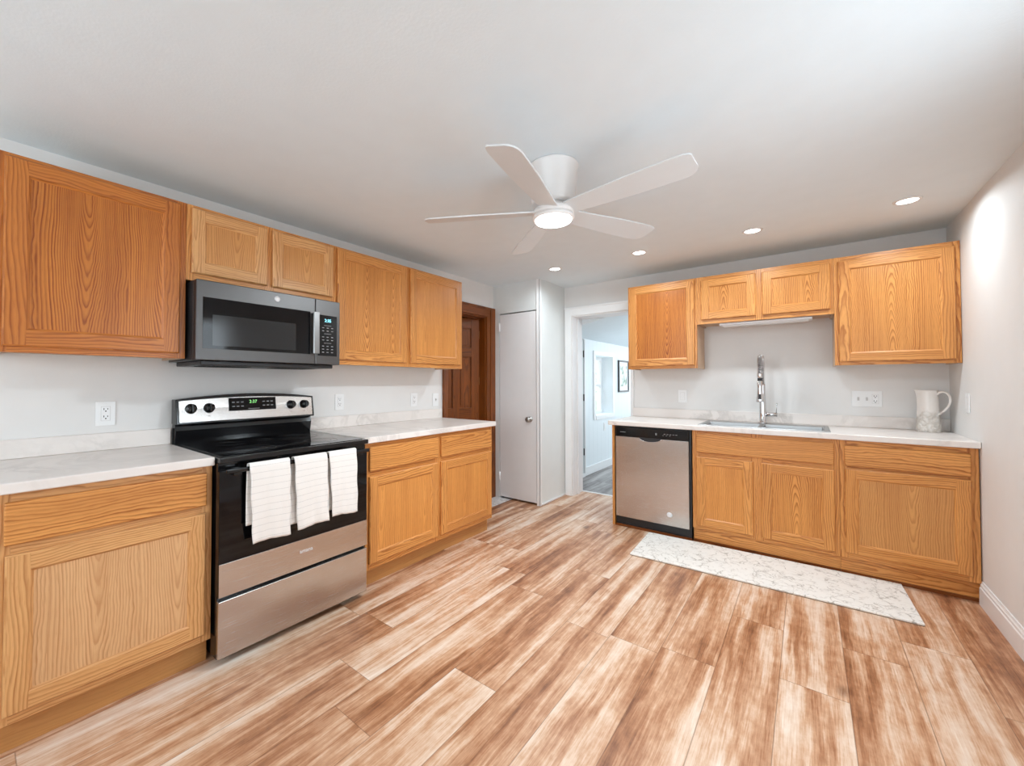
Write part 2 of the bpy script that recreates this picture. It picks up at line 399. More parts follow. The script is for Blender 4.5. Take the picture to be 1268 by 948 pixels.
# floors
b = MB(); b.box(.22, W, REAR, F, -.05, 0); b.box(0, .22, REAR, 2.79, -.05, 0); b.box(.66, 1.345, F, 4.44, -.05, 0)
struct(b.build('floor', 'floor'))
b = MB(); b.box(-1.6, .2199, 2.79, F, -.05, 0); struct(b.build('floor_tile', 'tile'))
b = MB(); b.box(.1, 3.2, 4.47, 8.4, -.05, -.001); struct(b.build('floor_far_room', 'floor_grey'))
b = MB(); b.box(.66, 1.345, 4.44, 4.47, -.04, .006); struct(b.build('trim_1', 'trim'))
# ceiling
b = MB(); b.box(-.02, W+.02, REAR-.02, F, H, H+.1); struct(b.build('ceiling', 'ceil'))
b = MB(); b.prism([(.2, 1.79), (3.2, 2.5), (3.2, 2.6), (.2, 1.9)], 'y', 4.444, 8.4); struct(b.build('ceiling_far_room', 'ceil'))
# left wall with the brown doorway (y 2.885..3.50, z up to 1.96)
DY0, DY1, DZ = 2.885, 3.51, 1.958
b = MB(); b.box(-TH, 0, REAR, DY0, 0, H); b.box(-TH, 0, DY0, DY1, DZ, H); b.box(-TH, 0, DY1, F, 0, H)
struct(b.build('wall_left', 'wall'))
# right wall with a side window out of view (y .95..1.95)
b = MB(); b.box(W, W+TH, REAR, .95, 0, H); b.box(W, W+TH, 1.95, F+.2, 0, H); b.box(W, W+TH, .95, 1.95, 0, .85); b.box(W, W+TH, .95, 1.95, 1.98, H)
struct(b.build('wall_right', 'wall'))
b = MB(); b.box(-TH, .65, REAR-TH, REAR, 0, H); b.box(2.85, W+TH, REAR-TH, REAR, 0, H); b.box(.65, 2.85, REAR-TH, REAR, 0, .7); b.box(.65, 2.85, REAR-TH, REAR, 2.02, H)
struct(b.build('wall_rear', 'wall'))
# sink wall with the doorway to the far room
OX0, OX1, OZ = .662, 1.322, 1.985
FT = .24
b = MB(); b.box(-TH, OX0, F, F+FT, 0, H); b.box(OX1, W, F, F+FT, 0, H); b.box(OX0, OX1, F, F+FT, OZ, H)
struct(b.build('wall_back', 'wall'))
# frames and glass: side window, and a rear one added for its fill light
def window(name, x0, x1, z0, z1, loc, rz, vert=1):
    # local: x along the wall, y = out of the room, z up
    b = MB(); t = .05
    b.box(x0, x1, 0, .06, z0, z0+t); b.box(x0, x1, 0, .06, z1-t, z1); b.box(x0, x0+t, 0, .06, z0+t, z1-t); b.box(x1-t, x1, 0, .06, z0+t, z1-t)
    zm = (z0+z1)/2
    for i in range(1, vert):
        xm = x0+(x1-x0)*i/vert; b.box(xm-t*.7, xm+t*.7, 0, .06, z0+t, z1-t)
    w = struct(b.build(name, 'trim', loc=loc, rot=(0, 0, rz)))
    b = MB()
    for i in range(vert):
        xa = x0+(x1-x0)*i/vert; xb = x0+(x1-x0)*(i+1)/vert
        b.box(xa+t, xb-t, .01, .045, zm-.02, zm+.02)
    b.build('meeting_rail', 'trim', w)
    b = MB(); b.box(x0+t, x1-t, .028, .032, z0+t, z1-t); b.build('pane', 'glass', w)
    b = MB(); q = .07
    b.box(x0-q, x0, -.018, -.001, z0-q, z1+q); b.box(x1, x1+q, -.018, -.001, z0-q, z1+q); b.box(x0, x1, -.018, -.001, z1, z1+q); b.box(x0, x1, -.03, -.001, z0-q, z0)
    b.build('casing', 'trim', w, .002)
    return w
window('fill_window_2', .0, 2.2, .7, 2.02, (2.85, REAR-.001, 0), PI, 3)
window('window_3', -.5, .5, .85, 1.98, (W+.001, 1.45, 0), -PI/2, 1)

# closet box in the corner, with its white slab door
CX, CY = .579, 3.647
b = MB(); b.box(0.001, .078, CY, CY+.05, 0, H); b.box(.546, CX, CY, CY+.05, 0, H); b.box(.078, .546, CY, CY+.05, 1.993, H)
b.box(CX-.05, CX, CY+.05, F, 0, H)
struct(b.build('wall_closet', 'wall_closet'))
b = MB(); b.box(.078, CX-.05, CY+.2, CY+.21, 0, H); struct(b.build('wall_closet_shade', 'shade_black'))  # black sheet behind the door; the closet's darkness is put into its colour
b = MB(); b.box(.548, .586, CY-.008, CY, 0, H-.002); b.box(CX, CX+.007, CY-.008, CY+.03, 0, H-.002)
struct(b.build('trim_2', 'trim', bev=.002))
d = struct(MB().box(.0, .455, 0, .035, .020, 1.981).build('door_1', 'door_white', loc=(.085, CY+.001, 0), bev=.002))
k = MB().lathe([(.0, 0), (.028, 0), (.028, -.006), (.012, -.01), (.011, -.03), (.022, -.036), (.029, -.048), (.028, -.06), (.018, -.068), (0, -.069)], 28, axis='y', c=(.384, 0, .868), cap0=False, cap1=False)
o = k.build('door_knob', 'nickel', d); o['label'] = 'brushed nickel round knob'
for z in (.19, 1.80):
    h = MB(); h.box(-.018, .004, -.004, -.0002, z, z+.09); h.lathe([(.006, z-.003), (.006, z+.093)], 12, c=(-.003, -.007, 0)); h.build('hinge', 'trim', d)
b = MB(); b.box(CX+.0005, CX+.012, CY+.035, F-.001, 0, .018); struct(b.build('baseboard_closet', 'trim', bev=.003))

# doorway casing in the sink wall
b = MB(); b.box(CX+.012, OX0+.004, F-.018, F-.0005, 0, OZ+.09); b.box(OX0+.004, 1.385, F-.018, F-.0005, OZ-.004, OZ+.09)
b.box(CX+.008, 1.385, F-.026, F-.0005, OZ+.072, OZ+.09)
b.box(OX1-.004, 1.338, F-.012, F-.0005, 0, OZ-.004)
struct(b.build('trim_3', 'trim', bev=.002))
b = MB(); b.box(OX0+.0005, OX0+.016, F+.0, F+FT+.0, .001, OZ-.0005); b.box(OX0+.016, OX0+.03, F+.10, F+.14, .001, OZ-.016); b.box(OX0+.016, OX1-.016, F, F+FT, OZ-.016, OZ-.0005); b.box(OX1-.016, OX1-.0005, F, F+FT, .001, OZ-.0005)
struct(b.build('trim_4', 'door_white', bev=.001))

# right wall baseboard
prof = [(0, 0), (0, .13), (-.005, .13), (-.007, .118), (-.011, .112), (-.011, .100), (-.015, .095), (-.016, .0)]
b = MB(); b.prism([(W-.0005+p[0], p[1]) for p in prof], 'y', REAR+.001, F-.62); struct(b.build('baseboard_right', 'trim'))

# stained wood doorway in the left wall, slab ajar into the dark hall
b = MB()
b.box(.0005, .018, DY0-.057, DY0+.006, 0.001, DZ+.006); b.box(.0005, .018, DY1-.006, CY-.001, 0.001, DZ+.006); b.box(.0005, .018, DY0-.057, CY-.001, DZ-.006, DZ+.098, 'y')
b.box(.018, .026, DY1+.055, CY-.001, 0.001, DZ+.098); b.box(.018, .026, DY0-.057, DY0-.035, 0.001, DZ+.098); b.box(.018, .026, DY0-.035, DY1+.055, DZ+.075, DZ+.098, 'y')
b.box(.018, .022, DY1-.002, DY1+.012, .001, DZ+.0); b.box(.018, .022, DY0-.01, DY1+.012, DZ-.002, DZ+.012, 'y')
struct(b.build('trim_5', 'darkoak', bev=.002))
b = MB(); b.box(-TH, 0, DY0+.0005, DY0+.018, 0.001, DZ-.0005); b.box(-TH, 0, DY1-.018, DY1-.0005, 0.001, DZ-.0005); b.box(-TH, 0, DY0+.018, DY1-.018, DZ-.018, DZ-.0005, 'y')
b.box(-.07, -.055, DY0+.018, DY0+.03, 0.001, DZ-.018); b.box(-.07, -.055, DY0+.03, DY1-.03, DZ-.03, DZ-.018, 'y')
struct(b.build('trim_6', 'darkoak', bev=.001))
DWd = DY1-DY0-.045
def six_panel(wd, hd, th):
    # local: hinge at x=0, slab runs to -x, faces -y (th back to +y)
    b = MB(); t = .0
    st, mid = .10, .075
    xs = [(-wd, -wd+st), (-wd/2-mid/2, -wd/2+mid/2), (-st, 0)]
    for x0, x1 in xs: b.box(x0, x1, 0, th, .008, hd, 'z')
    rails = [(.008, .22), (.80, .98), (1.52, 1.62), (hd-.11, hd)]
    for z0, z1 in rails:
        b.box(xs[0][1], xs[1][0], 0, th, z0, z1, 'x'); b.box(xs[1][1], xs[2][0], 0, th, z0, z1, 'x')
    for (xa, xb) in ((xs[0][1], xs[1][0]), (xs[1][1], xs[2][0])):
        for (za, zb) in ((.22, .80), (.98, 1.52), (1.62, hd-.11)):
            b.box(xa, xb, .014, th-.014, za, zb, 'z')
            b.box(xa+.025, xb-.025, .005, .014, za+.025, zb-.025, 'z')
    return b
d = struct(six_panel(DWd, DZ-.024, .035).build('door_2', 'darkoak', loc=(-.075, DY1-.024, 0), rot=(0, 0, R(90-19)), bev=.0015))
for z in (.22, 1.22, 1.72):
    h = MB(); h.box(.001, .003, .002, .032, z, z+.085); h.lathe([(.006, z-.004), (.006, z+.089)], 12, c=(.006, .036, 0)); h.build('hinge', 'brass', d)
# hall behind the stained door
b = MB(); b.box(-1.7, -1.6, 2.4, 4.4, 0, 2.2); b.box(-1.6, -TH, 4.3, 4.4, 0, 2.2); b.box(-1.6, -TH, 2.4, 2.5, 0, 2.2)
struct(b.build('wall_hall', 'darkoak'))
b = MB(); b.box(-1.7, -TH, 2.4, 4.4, 2.2, 2.3); struct(b.build('ceiling_hall', 'ceil'))

# ---------------- far room (seen through the doorway)
FX = .372
WY0, WY1, WZ0, WZ1 = 5.53, 6.19, .78, 1.63
b = MB(); b.box(FX-.25, FX, 4.444, 4.47, -.01, 2.0); b.box(FX-.25, FX, 5.165, WY0, -.01, 2.0); b.box(FX-.25, FX, WY1, 8.4, -.01, 2.0); b.box(FX-.25, FX, WY0, WY1, -.01, WZ0); b.box(FX-.25, FX, WY0, WY1, WZ1, 2.0)
struct(b.build('wall_far_left', 'farwall'))
b = MB(); b.box(.1, 3.3, 8.4, 8.5, -.01, 2.7); b.box(3.2, 3.3, F+FT, 8.4, -.01, 2.7); struct(b.build('wall_far_end', 'farwall'))
b = MB(); b.box(FX+.0005, FX+.014, 5.2, 8.399, 0, .11); b.box(FX+.0005, FX+.012, 5.17, 5.2, 0, 1.82); struct(b.build('baseboard_far_room', 'trim', bev=.002))
d = struct(MB().box(-.03, 0, 0, .655, .045, 1.815).build('door_3', 'wall_closet', loc=(FX+.0, 4.49, 0), bev=.002))
b = MB(); b.box(FX-.05, FX-.045, 4.47, 5.165, 0, 1.9); struct(b.build('wall_far_shade', 'shade_black'))  # black sheet behind the door, painting the shade seen in its gap
b = MB(); b.box(FX-.03, FX+.02, 4.475, 5.165, .0, .04); struct(b.build('trim_7', 'trim'))
b = MB(); b.box(FX-.03, FX, 4.475, 5.165, 1.825, 2.0); struct(b.build('trim_8', 'wall_closet'))
for z in (.28, 1.0, 1.58):
    h = MB(); h.lathe([(.008, z), (.008, z+.09)], 10, c=(.004, .664, 0)); h.build('hinge', 'slot', d)
# its window: casing, deep reveal, double-hung sash, pane
b = MB(); q = .06
b.box(FX+.0005, FX+.016, WY0-q, WY0, WZ0-q, WZ1+q); b.box(FX+.0005, FX+.016, WY1, WY1+q, WZ0-q, WZ1+q); b.box(FX+.0005, FX+.016, WY0, WY1, WZ1, WZ1+q); b.box(FX+.0005, FX+.022, WY0, WY1, WZ0-q, WZ0)
w = struct(b.build('window_1', 'trim', bev=.002))
b = MB(); fx0 = FX-.2
b.box(fx0, fx0+.04, WY0+.001, WY0+.05, WZ0+.001, WZ1-.001); b.box(fx0, fx0+.04, WY1-.05, WY1-.001, WZ0+.001, WZ1-.001); b.box(fx0, fx0+.04, WY0+.05, WY1-.05, WZ0+.001, WZ0+.05); b.box(fx0, fx0+.04, WY0+.05, WY1-.05, WZ1-.05, WZ1-.001)
zm = 1.2; b.box(fx0, fx0+.04, WY0+.05, WY1-.05, zm-.02, zm+.02); b.box(fx0+.01, fx0+.03, (WY0+WY1)/2-.01, (WY0+WY1)/2+.01, WZ0+.05, WZ1-.05)
b.build('sash', 'trim', w)
b = MB(); b.box(fx0+.018, fx0+.022, WY0+.05, WY1-.05, WZ0+.05, WZ1-.05); b.build('pane', 'glass', w)
# garden outside
b = MB(); b.box(-40, -1.8, -10, 40, -.6, -.55); struct(b.build('lawn', 'lawn'))
def tree(x, y, z0, h, r, label, seed):
    rnd = random.Random(seed)
    t = thing('garden_tree', label, 'tree', (x, y, z0))
    MB().tube([(0, 0, 0), (.05, .02, h*.3), (0, .05, h*.6)], .1, rs=[.14, .11, .06]).build('trunk', 'bark', t)
    c = MB()
    for i in range(1100):
        a = rnd.uniform(0, 2*PI); e = math.acos(rnd.uniform(-1, 1)); q = r*rnd.uniform(.55, 1.0)
        p = Vector((q*math.sin(e)*math.cos(a), q*math.sin(e)*math.sin(a), h*.62+q*1.2*math.cos(e)))
        m = Euler((rnd.uniform(0, 6), rnd.uniform(0, 6), rnd.uniform(0, 6))).to_matrix(); s_ = rnd.uniform(.08, .16)
        c.quad([p+m@Vector(k)*s_ for k in ((-.5, 0, 0), (0, -.9, .15), (.5, 0, 0), (0, .9, .15))])
    c.build('foliage', 'leaf', t, fixn=False)
tree(-3.6, 12.2, -.55, 3.6, 1.3, 'leafy green tree outside the window of the far room, nearer the house', 3)
tree(-6.5, 17.5, -.55, 4.6, 1.7, 'pale green tree further out beyond the window of the far room', 9)
# framed print on the far room wall
t = thing('framed_print', 'black framed leafy green print on the far room wall beside the window', 'picture', (FX+.001, 6.43, 1.09))
b = MB(); b.box(0, .022, 0, .46, 0, .025); b.box(0, .022, 0, .46, .48, .505); b.box(0, .022, 0, .025, .025, .48); b.box(0, .022, .435, .46, .025, .48); b.build('frame', 'black_matte', t)
MB().box(.002, .010, .025, .435, .025, .48).build('mat', 'badge', t)
MB().box(.0102, .012, .08, .38, .09, .42).build('print', 'print', t)

# ================================================================== CABINETS
def cab_door(parent, x0, x1, z0, z1, y, rail='oak', pan='oak_panel', fw_=.058, th=.019, name='door', flip=False):
    """raised-frame door; local x along, y into wall, front towards -y; back of the slab at y"""
    yf = y-th; ch = .005
    b = MB()
    O = [(x0, z0), (x1, z0), (x1, z1), (x0, z1)]
    Fo = [(x0+ch, z0+ch), (x1-ch, z0+ch), (x1-ch, z1-ch), (x0+ch, z1-ch)]
    xi0, xi1, zi0, zi1 = x0+fw_, x1-fw_, z0+fw_, z1-fw_
    A = lambda p, yy: (p[0], yy, p[1])
    # back + outer edge + outer chamfer
    b.quad([A(p, y) for p in O])
    for k in range(4):
        p, q = O[k], O[(k+1) % 4]; P, Q = Fo[k], Fo[(k+1) % 4]
        g = k % 2 == 0
        uvf = (lambda c: (c[2], c[0])) if g else (lambda c: (c[0], c[2]))
        ou = random.uniform(0, 9)
        for quad in ([A(p, y), A(q, y), A(q, yf+ch), A(p, yf+ch)], [A(p, yf+ch), A(q, yf+ch), A(Q, yf), A(P, yf)]):
            b.quad(quad, [(uvf(c)[0]+ou+c[1], uvf(c)[1]*.9) for c in quad])
    def face(xa, xb, za, zb, g):
        ou = random.uniform(0, 9); ov = random.uniform(-.3, .3); sg = random.choice((-1, 1))
        pts = [(xa, za), (xb, za), (xb, zb), (xa, zb)]
        if g == 'z': uv = [(p[0]+ou, sg*p[1]+ov) for p in pts]
        else: uv = [(p[1]+ou, sg*p[0]+ov) for p in pts]
        b.quad([A(p, yf) for p in pts], uv)
    a0, a1, c0, c1 = x0+ch, x1-ch, z0+ch, z1-ch
    face(a0, xi0, c0, c1, 'z'); face(xi1, a1, c0, c1, 'z'); face(xi0, xi1, c0, zi0, 'x'); face(xi0, xi1, zi1, c1, 'x')
    # inner moulded edge: small step then slope down to the panel
    r1 = [(xi0, zi0), (xi1, zi0), (xi1, zi1), (xi0, zi1)]
    m_ = .009
    r3 = [(xi0+m_, zi0+m_), (xi1-m_, zi0+m_), (xi1-m_, zi1-m_), (xi0+m_, zi1-m_)]
    for k in range(4):
        p, q = r1[k], r1[(k+1) % 4]; P, Q = r3[k], r3[(k+1) % 4]; g = k % 2 == 0; ou = random.uniform(0, 9)
        for quad in ([A(p, yf), A(q, yf), A(q, yf+.003), A(p, yf+.003)], [A(p, yf+.003), A(q, yf+.003), A(Q, yf+.009), A(P, yf+.009)]):
            b.quad(quad, [((c[2] if g else c[0])+ou, (c[0] if g else c[2])) for c in quad])
    o = b.build(name, rail, parent, fixn=False)
    bm = bmesh.new(); bm.from_mesh(o.data); bmesh.ops.remove_doubles(bm, verts=bm.verts, dist=1e-6); bmesh.ops.recalc_face_normals(bm, faces=bm.faces); bm.to_mesh(o.data); bm.free()
    pb = MB(); ou = random.randint(0, 8)*.88+.0; ww = xi1-xi0
    ov = random.uniform(-.05, .12); sg = -1 if flip else 1; zb = zi1 if flip else zi0
    pts = [(xi0+m_-.001, zi0+m_-.001), (xi1-m_+.001, zi0+m_-.001), (xi1-m_+.001, zi1-m_+.001), (xi0+m_-.001, zi1-m_+.001)]
    pb.quad([A(p, yf+.0088) for p in pts], [(p[0]-xi0+ou+random.Random(ww).uniform(0, .1), sg*(p[1]-zb)+ov) for p in pts])
    pb.quad([A(p, yf+.013) for p in pts][::-1])
    pb.build('door_panel', pan, o)
    return o

def drawer_front(parent, x0, x1, z0, z1, y, m='oak', th=.019, name='drawer'):
    b = MB(); b.box(x0, x1, y-th, y, z0, z1, 'x')
    return b.build(name, m, parent, .006, segs=3)

def frame_front(parent, wd, z0, z1, stiles, rails, m, d=.019):
    """face frame; stiles: list of (x0,x1); rails: list of (z0,z1) spanning between the outer stiles"""
    b = MB()
    for x0, x1 in stiles: b.box(x0, x1, 0, d, z0, z1, 'z')
    return b

def wall_cab(label, loc, rz, wd, hh, dp, doors, rail='oak', pans=None, frame='oak', sides=('oak_side', 'oak_side'), flips=None, fws=.058):
    t = thing('wall_cabinet', label, 'cabinet', loc, rz, None)
    b = MB(); f = .019
    b.box(0, .014, f, dp, 0, hh, 'z'); b.box(wd-.014, wd, f, dp, 0, hh, 'z'); b.box(.014, wd-.014, f, dp, .012, .026, 'x'); b.box(.014, wd-.014, f, dp, hh-.016, hh, 'x'); b.box(.014, wd-.014, dp-.006, dp, .026, hh-.016, 'z')
    b.build('case', 'oak_side', t)
    # face frame
    st = [(0, max(doors[0][0]+.012, .02))]
    for a, c in zip(doors, doors[1:]): st.append((a[1]-.012, c[0]+.012))
    st.append((min(doors[-1][1]-.012, wd-.02), wd))
    zb = min(d[2] for d in doors)+.012; zt = max(d[3] for d in doors)-.012
    b = MB()
    for x0, x1 in st: b.box(x0, x1, 0, f, 0, hh, 'z')
    for (s0, s1) in zip(st, st[1:]):
        b.box(s0[1], s1[0], 0, f, 0, zb, 'x'); b.box(s0[1], s1[0], 0, f, zt, hh, 'x')
    b.build('face_frame', frame, t, .0008)
    for i, (x0, x1, z0, z1) in enumerate(doors):
        cab_door(t, x0, x1, z0, z1, -.0006, rail if isinstance(rail, str) else rail[i], (pans or ['oak_panel']*9)[i], flip=(flips or [0]*9)[i], fw_=fws)
    return t

UD = .32; B = 1.367; UH = .7665
X0 = UD
def ly(y, y0): return y-y0
# left wall uppers (rz=90: local x -> +Y, local y -> -X)
y0 = .062
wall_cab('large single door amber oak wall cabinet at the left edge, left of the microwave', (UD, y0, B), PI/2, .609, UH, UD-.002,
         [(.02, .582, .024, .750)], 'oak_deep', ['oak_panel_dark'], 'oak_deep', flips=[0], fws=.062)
y0 = .672
wall_cab('short two door oak wall cabinet directly above the microwave', (UD, y0, 1.757), PI/2, .812, B+UH-1.757, UD-.002,
         [(.020, .384, .037, .359), (.413, .795, .037, .359)], 'oak_pale', ['oak_panel_tan', 'oak_panel_tan'], 'oak', fws=.056)
y0 = 1.485
wall_cab('tall two door oak wall cabinet between the microwave and the brown doorway', (UD, y0, B), PI/2, 1.258, UH, UD-.002,
         [(.014, .602, .030, .752), (.642, 1.225, .030, .752)], 'oak', ['oak_panel', 'oak_panel_straight'], 'oak')
# sink wall uppers
yf = F-UD
wall_cab('single door oak wall cabinet beside the white doorway, above the dishwasher', (1.394, yf, B), 0, .577, UH, UD-.002,
         [(.014, .560, .026, .750)], 'oak', ['oak_panel_dark'], 'oak')
wall_cab('short two door oak wall cabinet above the sink', (1.972, yf, 1.736), 0, .878, B+UH-1.736, UD-.002,
         [(.033, .415, .034, .366), (.456, .858, .034, .366)], 'oak', ['oak_panel', 'oak_panel'], 'oak', flips=[1, 1])
wall_cab('single door oak wall cabinet against the right wall, above the white pitcher', (2.851, yf, B), 0, .597, UH, UD-.002,
         [(.022, .573, .024, .734)], 'oak', ['oak_panel'], 'oak', flips=[1])

BD = .614    # face frame plane to wall
def base_cab(label, loc, rz, wd, top, doors, drawers, rail='oak', pans=None, frame='oak', tk=.113, tdepth=.05, dmat=None, toe='toe', tl=0, tr=0, flips=None, mould=False, tkx=0.):
    t = thing('base_cabinet', label, 'cabinet', loc, rz)
    f = .019; dp = BD-.002; b = MB()
    b.box(0, .016, f, dp, tk, top, 'z'); b.box(wd-.016, wd, f, dp, tk, top, 'z'); b.box(.016, wd-.016, f, dp, tk, tk+.016, 'x'); b.box(.016, wd-.016, dp-.008, dp, tk+.016, top, 'z')
    b.box(0, .016, tdepth+.016, dp, 0.0005, tk, 'z'); b.box(wd-.016, wd, tdepth+.016, dp, 0.0005, tk, 'z')
    b.build('case', 'oak_side', t)
    st = [(0, max(doors[0][0]+.012, .02))]
    for a, c in zip(doors, doors[1:]): st.append((a[1]-.012, c[0]+.012))
    st.append((min(doors[-1][1]-.012, wd-.02), wd))
    b = MB()
    for x0, x1 in st: b.box(x0, x1, 0, f, tk, top, 'z')
    for (s0, s1) in zip(st, st[1:]):
        b.box(s0[1], s1[0], 0, f, tk, .165, 'x'); b.box(s0[1], s1[0], 0, f, .655, .722, 'x'); b.box(s0[1], s1[0], 0, f, .835, top, 'x')
    b.build('face_frame', frame, t, .0008)
    b = MB().box(-tl, wd+tr, tdepth, tdepth+.015, .0005, tk, 'x'); b.build('toe_kick', toe, t)
    if mould: MB().box(-tl, wd+tr, tdepth-.008, tdepth-.0005, .0005, .02, 'x').build('shoe_mould', 'darkoak', t)
    for i, d in enumerate(drawers): drawer_front(t, *d, -.0006, (dmat or 'oak'), name='drawer')
    for i, (x0, x1, z0, z1) in enumerate(doors):
        cab_door(t, x0, x1, z0, z1, -.0006, rail, (pans or ['oak_panel']*9)[i], flip=(flips or [0]*9)[i])
    return t
CT = .882
base_cab('pale oak base cabinet with one wide door, left of the range', (BD, .062, 0), PI/2, .634, CT,
         [(.026, .607, .148, .676)], [(.022, .610, .709, .852)], 'oak_pale', ['oak_panel_pale'], 'oak_pale', dmat='oak')
base_cab('oak base cabinet with two drawers over two doors, right of the range', (BD, 1.514, 0), PI/2, 1.272, CT,
         [(.022, .611, .150, .676), (.646, 1.248, .150, .676)], [(.022, .611, .709, .856), (.646, 1.248, .709, .856)], 'oak',
         ['oak_panel_straight', 'oak_panel_straight'], 'oak')
CF = .873
base_cab('oak sink base cabinet with two doors under one wide false drawer front', (1.984, F-BD, 0), 0, .868, CF,
         [(.030, .397, .138, .672), (.446, .842, .138, .672)], [(.030, .842, .705, .846)], 'oak', ['oak_panel_straight', 'oak_panel'], 'oak', toe='oak', mould=True, tdepth=.03, flips=[0, 1])
base_cab('oak base cabinet with one wide door against the right wall, below the pitcher', (2.853, F-BD, 0), 0, .592, CF,
         [(.024, .560, .148, .690)], [(.024, .560, .708, .840)], 'oak', ['oak_panel_tan'], 'oak', toe='oak', mould=True, tdepth=.03)
# dishwasher end panel
b = MB(); b.box(1.343, 1.365, F-.612, F-.002, .0005, CF-.0005, 'z'); tag(b.build('end_panel', 'oak', bev=.001), 'narrow oak end panel on the left side of the dishwasher', 'panel')

# ================================================================== COUNTERS
def slab(x0, x1, y0, y1, z0, z1, hole=None, bev=.006):
    b = MB()
    if not hole: b.box(x0, x1, y0, y1, z0, z1); return b
    xs = [x0, hole[0], hole[1], x1]; ys = [y0, hole[2], hole[3], y1]
    for z in (z0, z1):
        for i in range(3):
            for j in range(3):
                if i == 1 and j == 1: continue
                b.quad([(xs[i], ys[j], z), (xs[i+1], ys[j], z), (xs[i+1], ys[j+1], z), (xs[i], ys[j+1], z)])
    for i in range(3):
        for y in (y0, y1): b.quad([(xs[i], y, z0), (xs[i+1], y, z0), (xs[i+1], y, z1), (xs[i], y, z1)])
        for x in (x0, x1): b.quad([(x, ys[i], z0), (x, ys[i+1], z0), (x, ys[i+1], z1), (x, ys[i], z1)])
    for y in ys[1:3]: b.quad([(xs[1], y, z0), (xs[2], y, z0), (xs[2], y, z1), (xs[1], y, z1)])
    for x in xs[1:3]: b.quad([(x, ys[1], z0), (x, ys[2], z0), (x, ys[2], z1), (x, ys[1], z1)])
    return b
def counter(label, x0, x1, y0, y1, z0, z1, bs, hole=None):
    b = slab(x0, x1, y0, y1, z0, z1, hole); o = b.build('countertop', 'counter', None)
    bm = bmesh.new(); bm.from_mesh(o.data); bmesh.ops.remove_doubles(bm, verts=bm.verts, dist=1e-5); bmesh.ops.recalc_face_normals(bm, faces=bm.faces); bm.to_mesh(o.data); bm.free()
    m = o.modifiers.new('bevel', 'BEVEL'); m.width = .005; m.segments = 3; m.limit_method = 'ANGLE'; m.angle_limit = R(50)
    tag(o, label, 'countertop')
    MB().box(*bs).build('backsplash', 'counter', o, .003)
    return o
CD = .648
counter('white marbled countertop left of the range', .001, CD, .045, .6965, .8825, .92, (.001, .02, .045, .6965, .9203, 1.004))
counter('white marbled countertop right of the range, by the brown doorway', .001, CD, 1.486, 2.806, .8825, .92, (.001, .02, 1.486, 2.806, .9203, 1.004))
SX0, SX1, SY0, SY1 = 2.03, 2.80, 3.64, 4.04
counter('long white countertop on the sink wall holding the sink', 1.318, W-.001, F-CD, F-.001, .8735, .911, (1.334, W-.001, F-.02, F-.001, .9113, .995), (SX0, SX1, SY0, SY1))

# ================================================================== SINK + FAUCET
t = thing('kitchen_sink', 'stainless steel double bowl sink set in the white countertop', 'sink', (2.415, 3.84, .911))
b = MB(); z = .0008
ox0, ox1, oy0, oy1 = -.400, .400, -.218, .238
hx = [(-.365, -.015), (.015, .365)]; hy = (-.185, .125)
xs = [ox0, hx[0][0], hx[0][1], hx[1][0], hx[1][1], ox1]; ys = [oy0, hy[0], hy[1], oy1]
zt = .006
for i in range(5):
    for j in range(3):
        if j == 1 and i in (1, 3): continue
        b.quad([(xs[i], ys[j], zt), (xs[i+1], ys[j], zt), (xs[i+1], ys[j+1], zt), (xs[i], ys[j+1], zt)])
for i in range(5):
    for y in (oy0, oy1): b.quad([(xs[i], y, z), (xs[i+1], y, z), (xs[i+1], y, zt), (xs[i], y, zt)])
for j in range(3):
    for x in (ox0, ox1): b.quad([(x, ys[j], z), (x, ys[j+1], z), (x, ys[j+1], zt), (x, ys[j], zt)])
for (a, c) in hx:
    e = .02; D = -.19
    top = [(a, hy[0]), (c, hy[0]), (c, hy[1]), (a, hy[1])]; bot = [(a+e, hy[0]+e), (c-e, hy[0]+e), (c-e, hy[1]-e), (a+e, hy[1]-e)]
    for k in range(4):
        p, q, P, Q = top[k], top[(k+1) % 4], bot[k], bot[(k+1) % 4]
        b.quad([(*p, zt), (*q, zt), (*Q, D), (*P, D)])
    b.quad([(*p, D) for p in bot])
o = b.build('basin', 'steel_sink', t, fixn=False)
bm = bmesh.new(); bm.from_mesh(o.data); bmesh.ops.remove_doubles(bm, verts=bm.verts, dist=1e-6); bmesh.ops.recalc_face_normals(bm, faces=bm.faces); bm.to_mesh(o.data); bm.free()
m = o.modifiers.new('bevel', 'BEVEL'); m.width = .006; m.segments = 3; m.limit_method = 'ANGLE'; m.angle_limit = R(30)
for (a, c) in hx:
    MB().lathe([(.001, -.1885), (.04, -.1885), (.045, -.186), (.045, -.19)], 24, c=((a+c)/2, -.03, 0)).build('drain', 'chrome', t)

t = thing('kitchen_faucet', 'tall chrome spring neck faucet standing behind the sink', 'faucet', (2.412, 4.035, .9175))
MB().lathe([(0, 0), (.029, 0), (.029, .006), (.025, .010), (.0245, .10), (.022, .20), (.0195, .30), (.0195, .315), (.0, .315)], 28, cap0=False, cap1=False).build('body', 'chrome', t)
arc = []
topz, ry = .315, .115
for i in range(9): arc.append((0, 0, topz+.13*i/8))
for i in range(1, 25):
    a = PI*i/24; arc.append((0, -ry+ry*math.cos(a), topz+.13+.085*math.sin(a)))
for i in range(1, 6): arc.append((0, -2*ry, topz+.13-.06*i/5))
MB().tube(arc, .009, 12).build('hose', 'black_matte', t)
